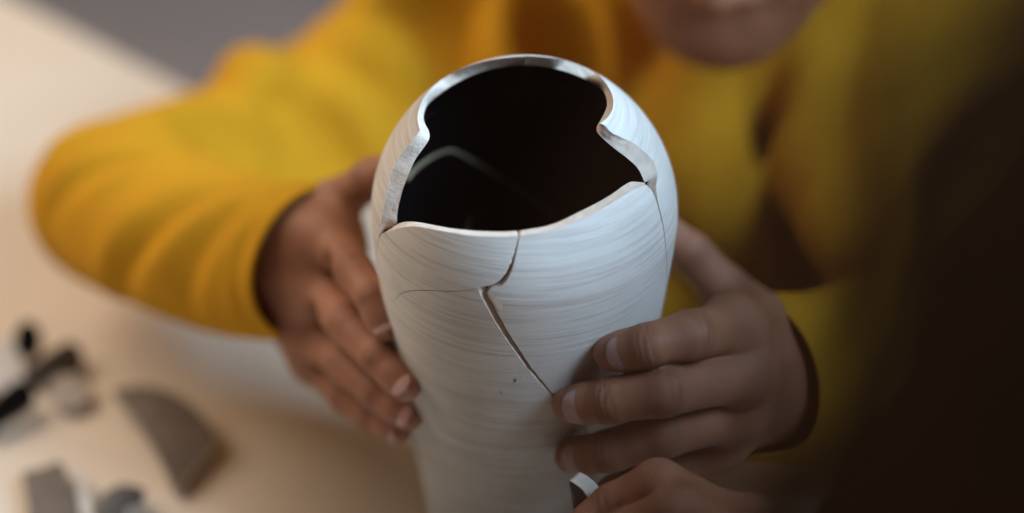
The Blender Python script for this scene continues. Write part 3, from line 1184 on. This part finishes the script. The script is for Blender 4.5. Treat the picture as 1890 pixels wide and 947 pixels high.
def hair(parent, p, s, mat, n, length, name='hair'):
    V, Q = [], []
    rng = random.Random(9)
    for i in range(n):
        a = rng.uniform(-1, 1) * 2.45
        el = rng.uniform(0.15, 1.45)
        base = []
        rx, ry, rz = .079, .096, .096
        for k in range(9):
            e = 1.5 - (1.5 - el) * 0 - k * (0.20 + 0.10 * rng.random())
            e = max(e, -0.1)
            x = rx * math.cos(e) * math.sin(a)
            y = -.085 - ry * math.cos(e) * math.cos(a)
            z = .130 + rz * math.sin(e)
            if e <= -0.05:
                z -= (k - 6) * length / 3 * rng.uniform(.6, 1)
            base.append(p(x * (1 + .06 * rng.random()), y, z))
        v, f = lock(base, .0065 * s, .003 * s, 6)
        o = len(V)
        V += v
        Q += [tuple(j + o for j in q) for q in f]
    return mesh_obj(name, V, Q, mat, parent)


hair(pa, hp, 0.98, M_HAIR, 260, 0.10)
# ------------------------------------------------------------------ second person, close to the camera on the right
pb = empty('person', (0.30, -0.55, -0.66))
tag(pb, 'dark haired person seen close from behind, holding up a small shard', 'person')
hc = CAM + FW * .062 + (RT * .87 - UP * .49) * .1000       # middle of the head
fdir2 = np.array([0.10, 0.80, -0.58])
fdir2 /= np.linalg.norm(fdir2)
_r = np.cross(fdir2, (0, 0, 1.0))
_r /= np.linalg.norm(_r)
(h2V, h2Q), hp2, hM2 = head_mesh(hc + fdir2 * .085 - np.cross(_r, fdir2) * .13, fdir2, 1.0, h=.003)
FB = Field((-0.02, -0.95, -0.35), (0.62, -0.10, 0.55), 0.006)
B = FB.new()
nk = hp2(0, -.115, -.09)
shR, shL = nk + np.array([-.10, -.04, -.11]), nk + np.array([.18, -.02, -.09])
cone(FB, B, nk, nk + np.array([.03, -.02, -.08]), .055, .06, .03)
cone(FB, B, shR, shL, .05, .05, .05)
cone(FB, B, nk + np.array([.035, -.03, -.12]), nk + np.array([.035, -.05, -.40]), .11, .11, .06)
elb = np.array([.22, -.36, .10])
cone(FB, B, elb, TF, .036, .028, .02)
cone(FB, B, shR, elb, .048, .038, .03)
b2V, b2Q = surface(FB, B, 1)
body2V, body2Q = joined([third_hand[:2], (h2V, h2Q), (b2V, b2Q)])
body2 = fast_obj('body', body2V, body2Q, M_SKIN2, pb)
marks(body2, (third_hand,), len(body2V))
B2 = FB.new()
cone(FB, B2, shR, shL, .062, .062, .05)
cone(FB, B2, nk + np.array([.035, -.03, -.12]), nk + np.array([.035, -.05, -.42]), .125, .125, .06)
cone(FB, B2, shR, elb, .060, .052, .03)
cone(FB, B2, nk, nk + np.array([0, 0, .1]), .063, .07, .004, True)
s2V, s2Q = surface(FB, B2, 1)
fast_obj('shirt', s2V, s2Q, M_SHIRT, pb)
for f, r, L in ((TH[0], .0067, .011), (TH[1], .0069, .0115), (TH[2], .0067, .011), (TH[3], .0060, .0095)):
    nail(f[3], f[2], (-0.5, 0.1, 0.8), r, L, body2)
hair(pb, hp2, 1.0, M_BROWNHAIR, 420, 0.16)


def frizz(parent, p, mat, n):
    """loose curled strands that stand off the hair"""
    V, Q = [], []
    rng = random.Random(21)
    made = 0
    while made < n:
        a, e = rng.uniform(-math.pi, math.pi), rng.uniform(-0.9, 1.4)
        out = 1.05 + 0.20 * rng.random() ** 2.2
        turn, drop = rng.uniform(-.5, .5), rng.uniform(.3, .9)
        pts = []
        for k in range(9):
            t = k / 8
            rr = 1.0 + (out - 1.0) * math.sin(math.pi * min(1, .15 + .7 * t)) + .012 * math.sin(9 * t + made)
            aa, ee = a + turn * t, e - drop * t
            pts.append(p(.083 * rr * math.cos(ee) * math.sin(aa), -.085 - .098 * rr * math.cos(ee) * math.cos(aa), .130 + .098 * rr * math.sin(ee)))
        if min(np.linalg.norm(q - CAM) for q in pts) < 0.03 or max(np.dot(q - CAM, RT) for q in pts) < 0.0:
            continue
        made += 1
        v, f = lock(pts, .0011, .0006, 5)
        o = len(V)
        V += v
        Q += [tuple(j + o for j in q) for q in f]
    return mesh_obj('loose_hair', V, Q, mat, parent)


frizz(pb, hp2, M_STRAND, 270)
# strands added under the lens, blurring into dark haze over the lower vase
V, Fs = [], []
rng = random.Random(77)
path = [at(2150, 560, .088), at(1720, 780, .085), at(1440, 985, .082), at(1080, 1190, .082), at(820, 1330, .085), at(660, 1650, .09)]
for k in range(330):
    o3 = [np.array([rng.gauss(0, 1) for _ in range(3)]) * .0052 for _ in (0, 1)]
    pts = []
    for i, q in enumerate(path):
        t = i / 5
        pts.append(q + (o3[0] * (1 - t) + o3[1] * t) * (0.6 + 0.5 * t))
    v, f = lock(pts, .0008, .0005, 5)
    o = len(V)
    V += v
    Fs += [tuple(i + o for i in q) for q in f]
tag(mesh_obj('haze_strands', V, Fs, M_STRAND, pb), kind='stuff')
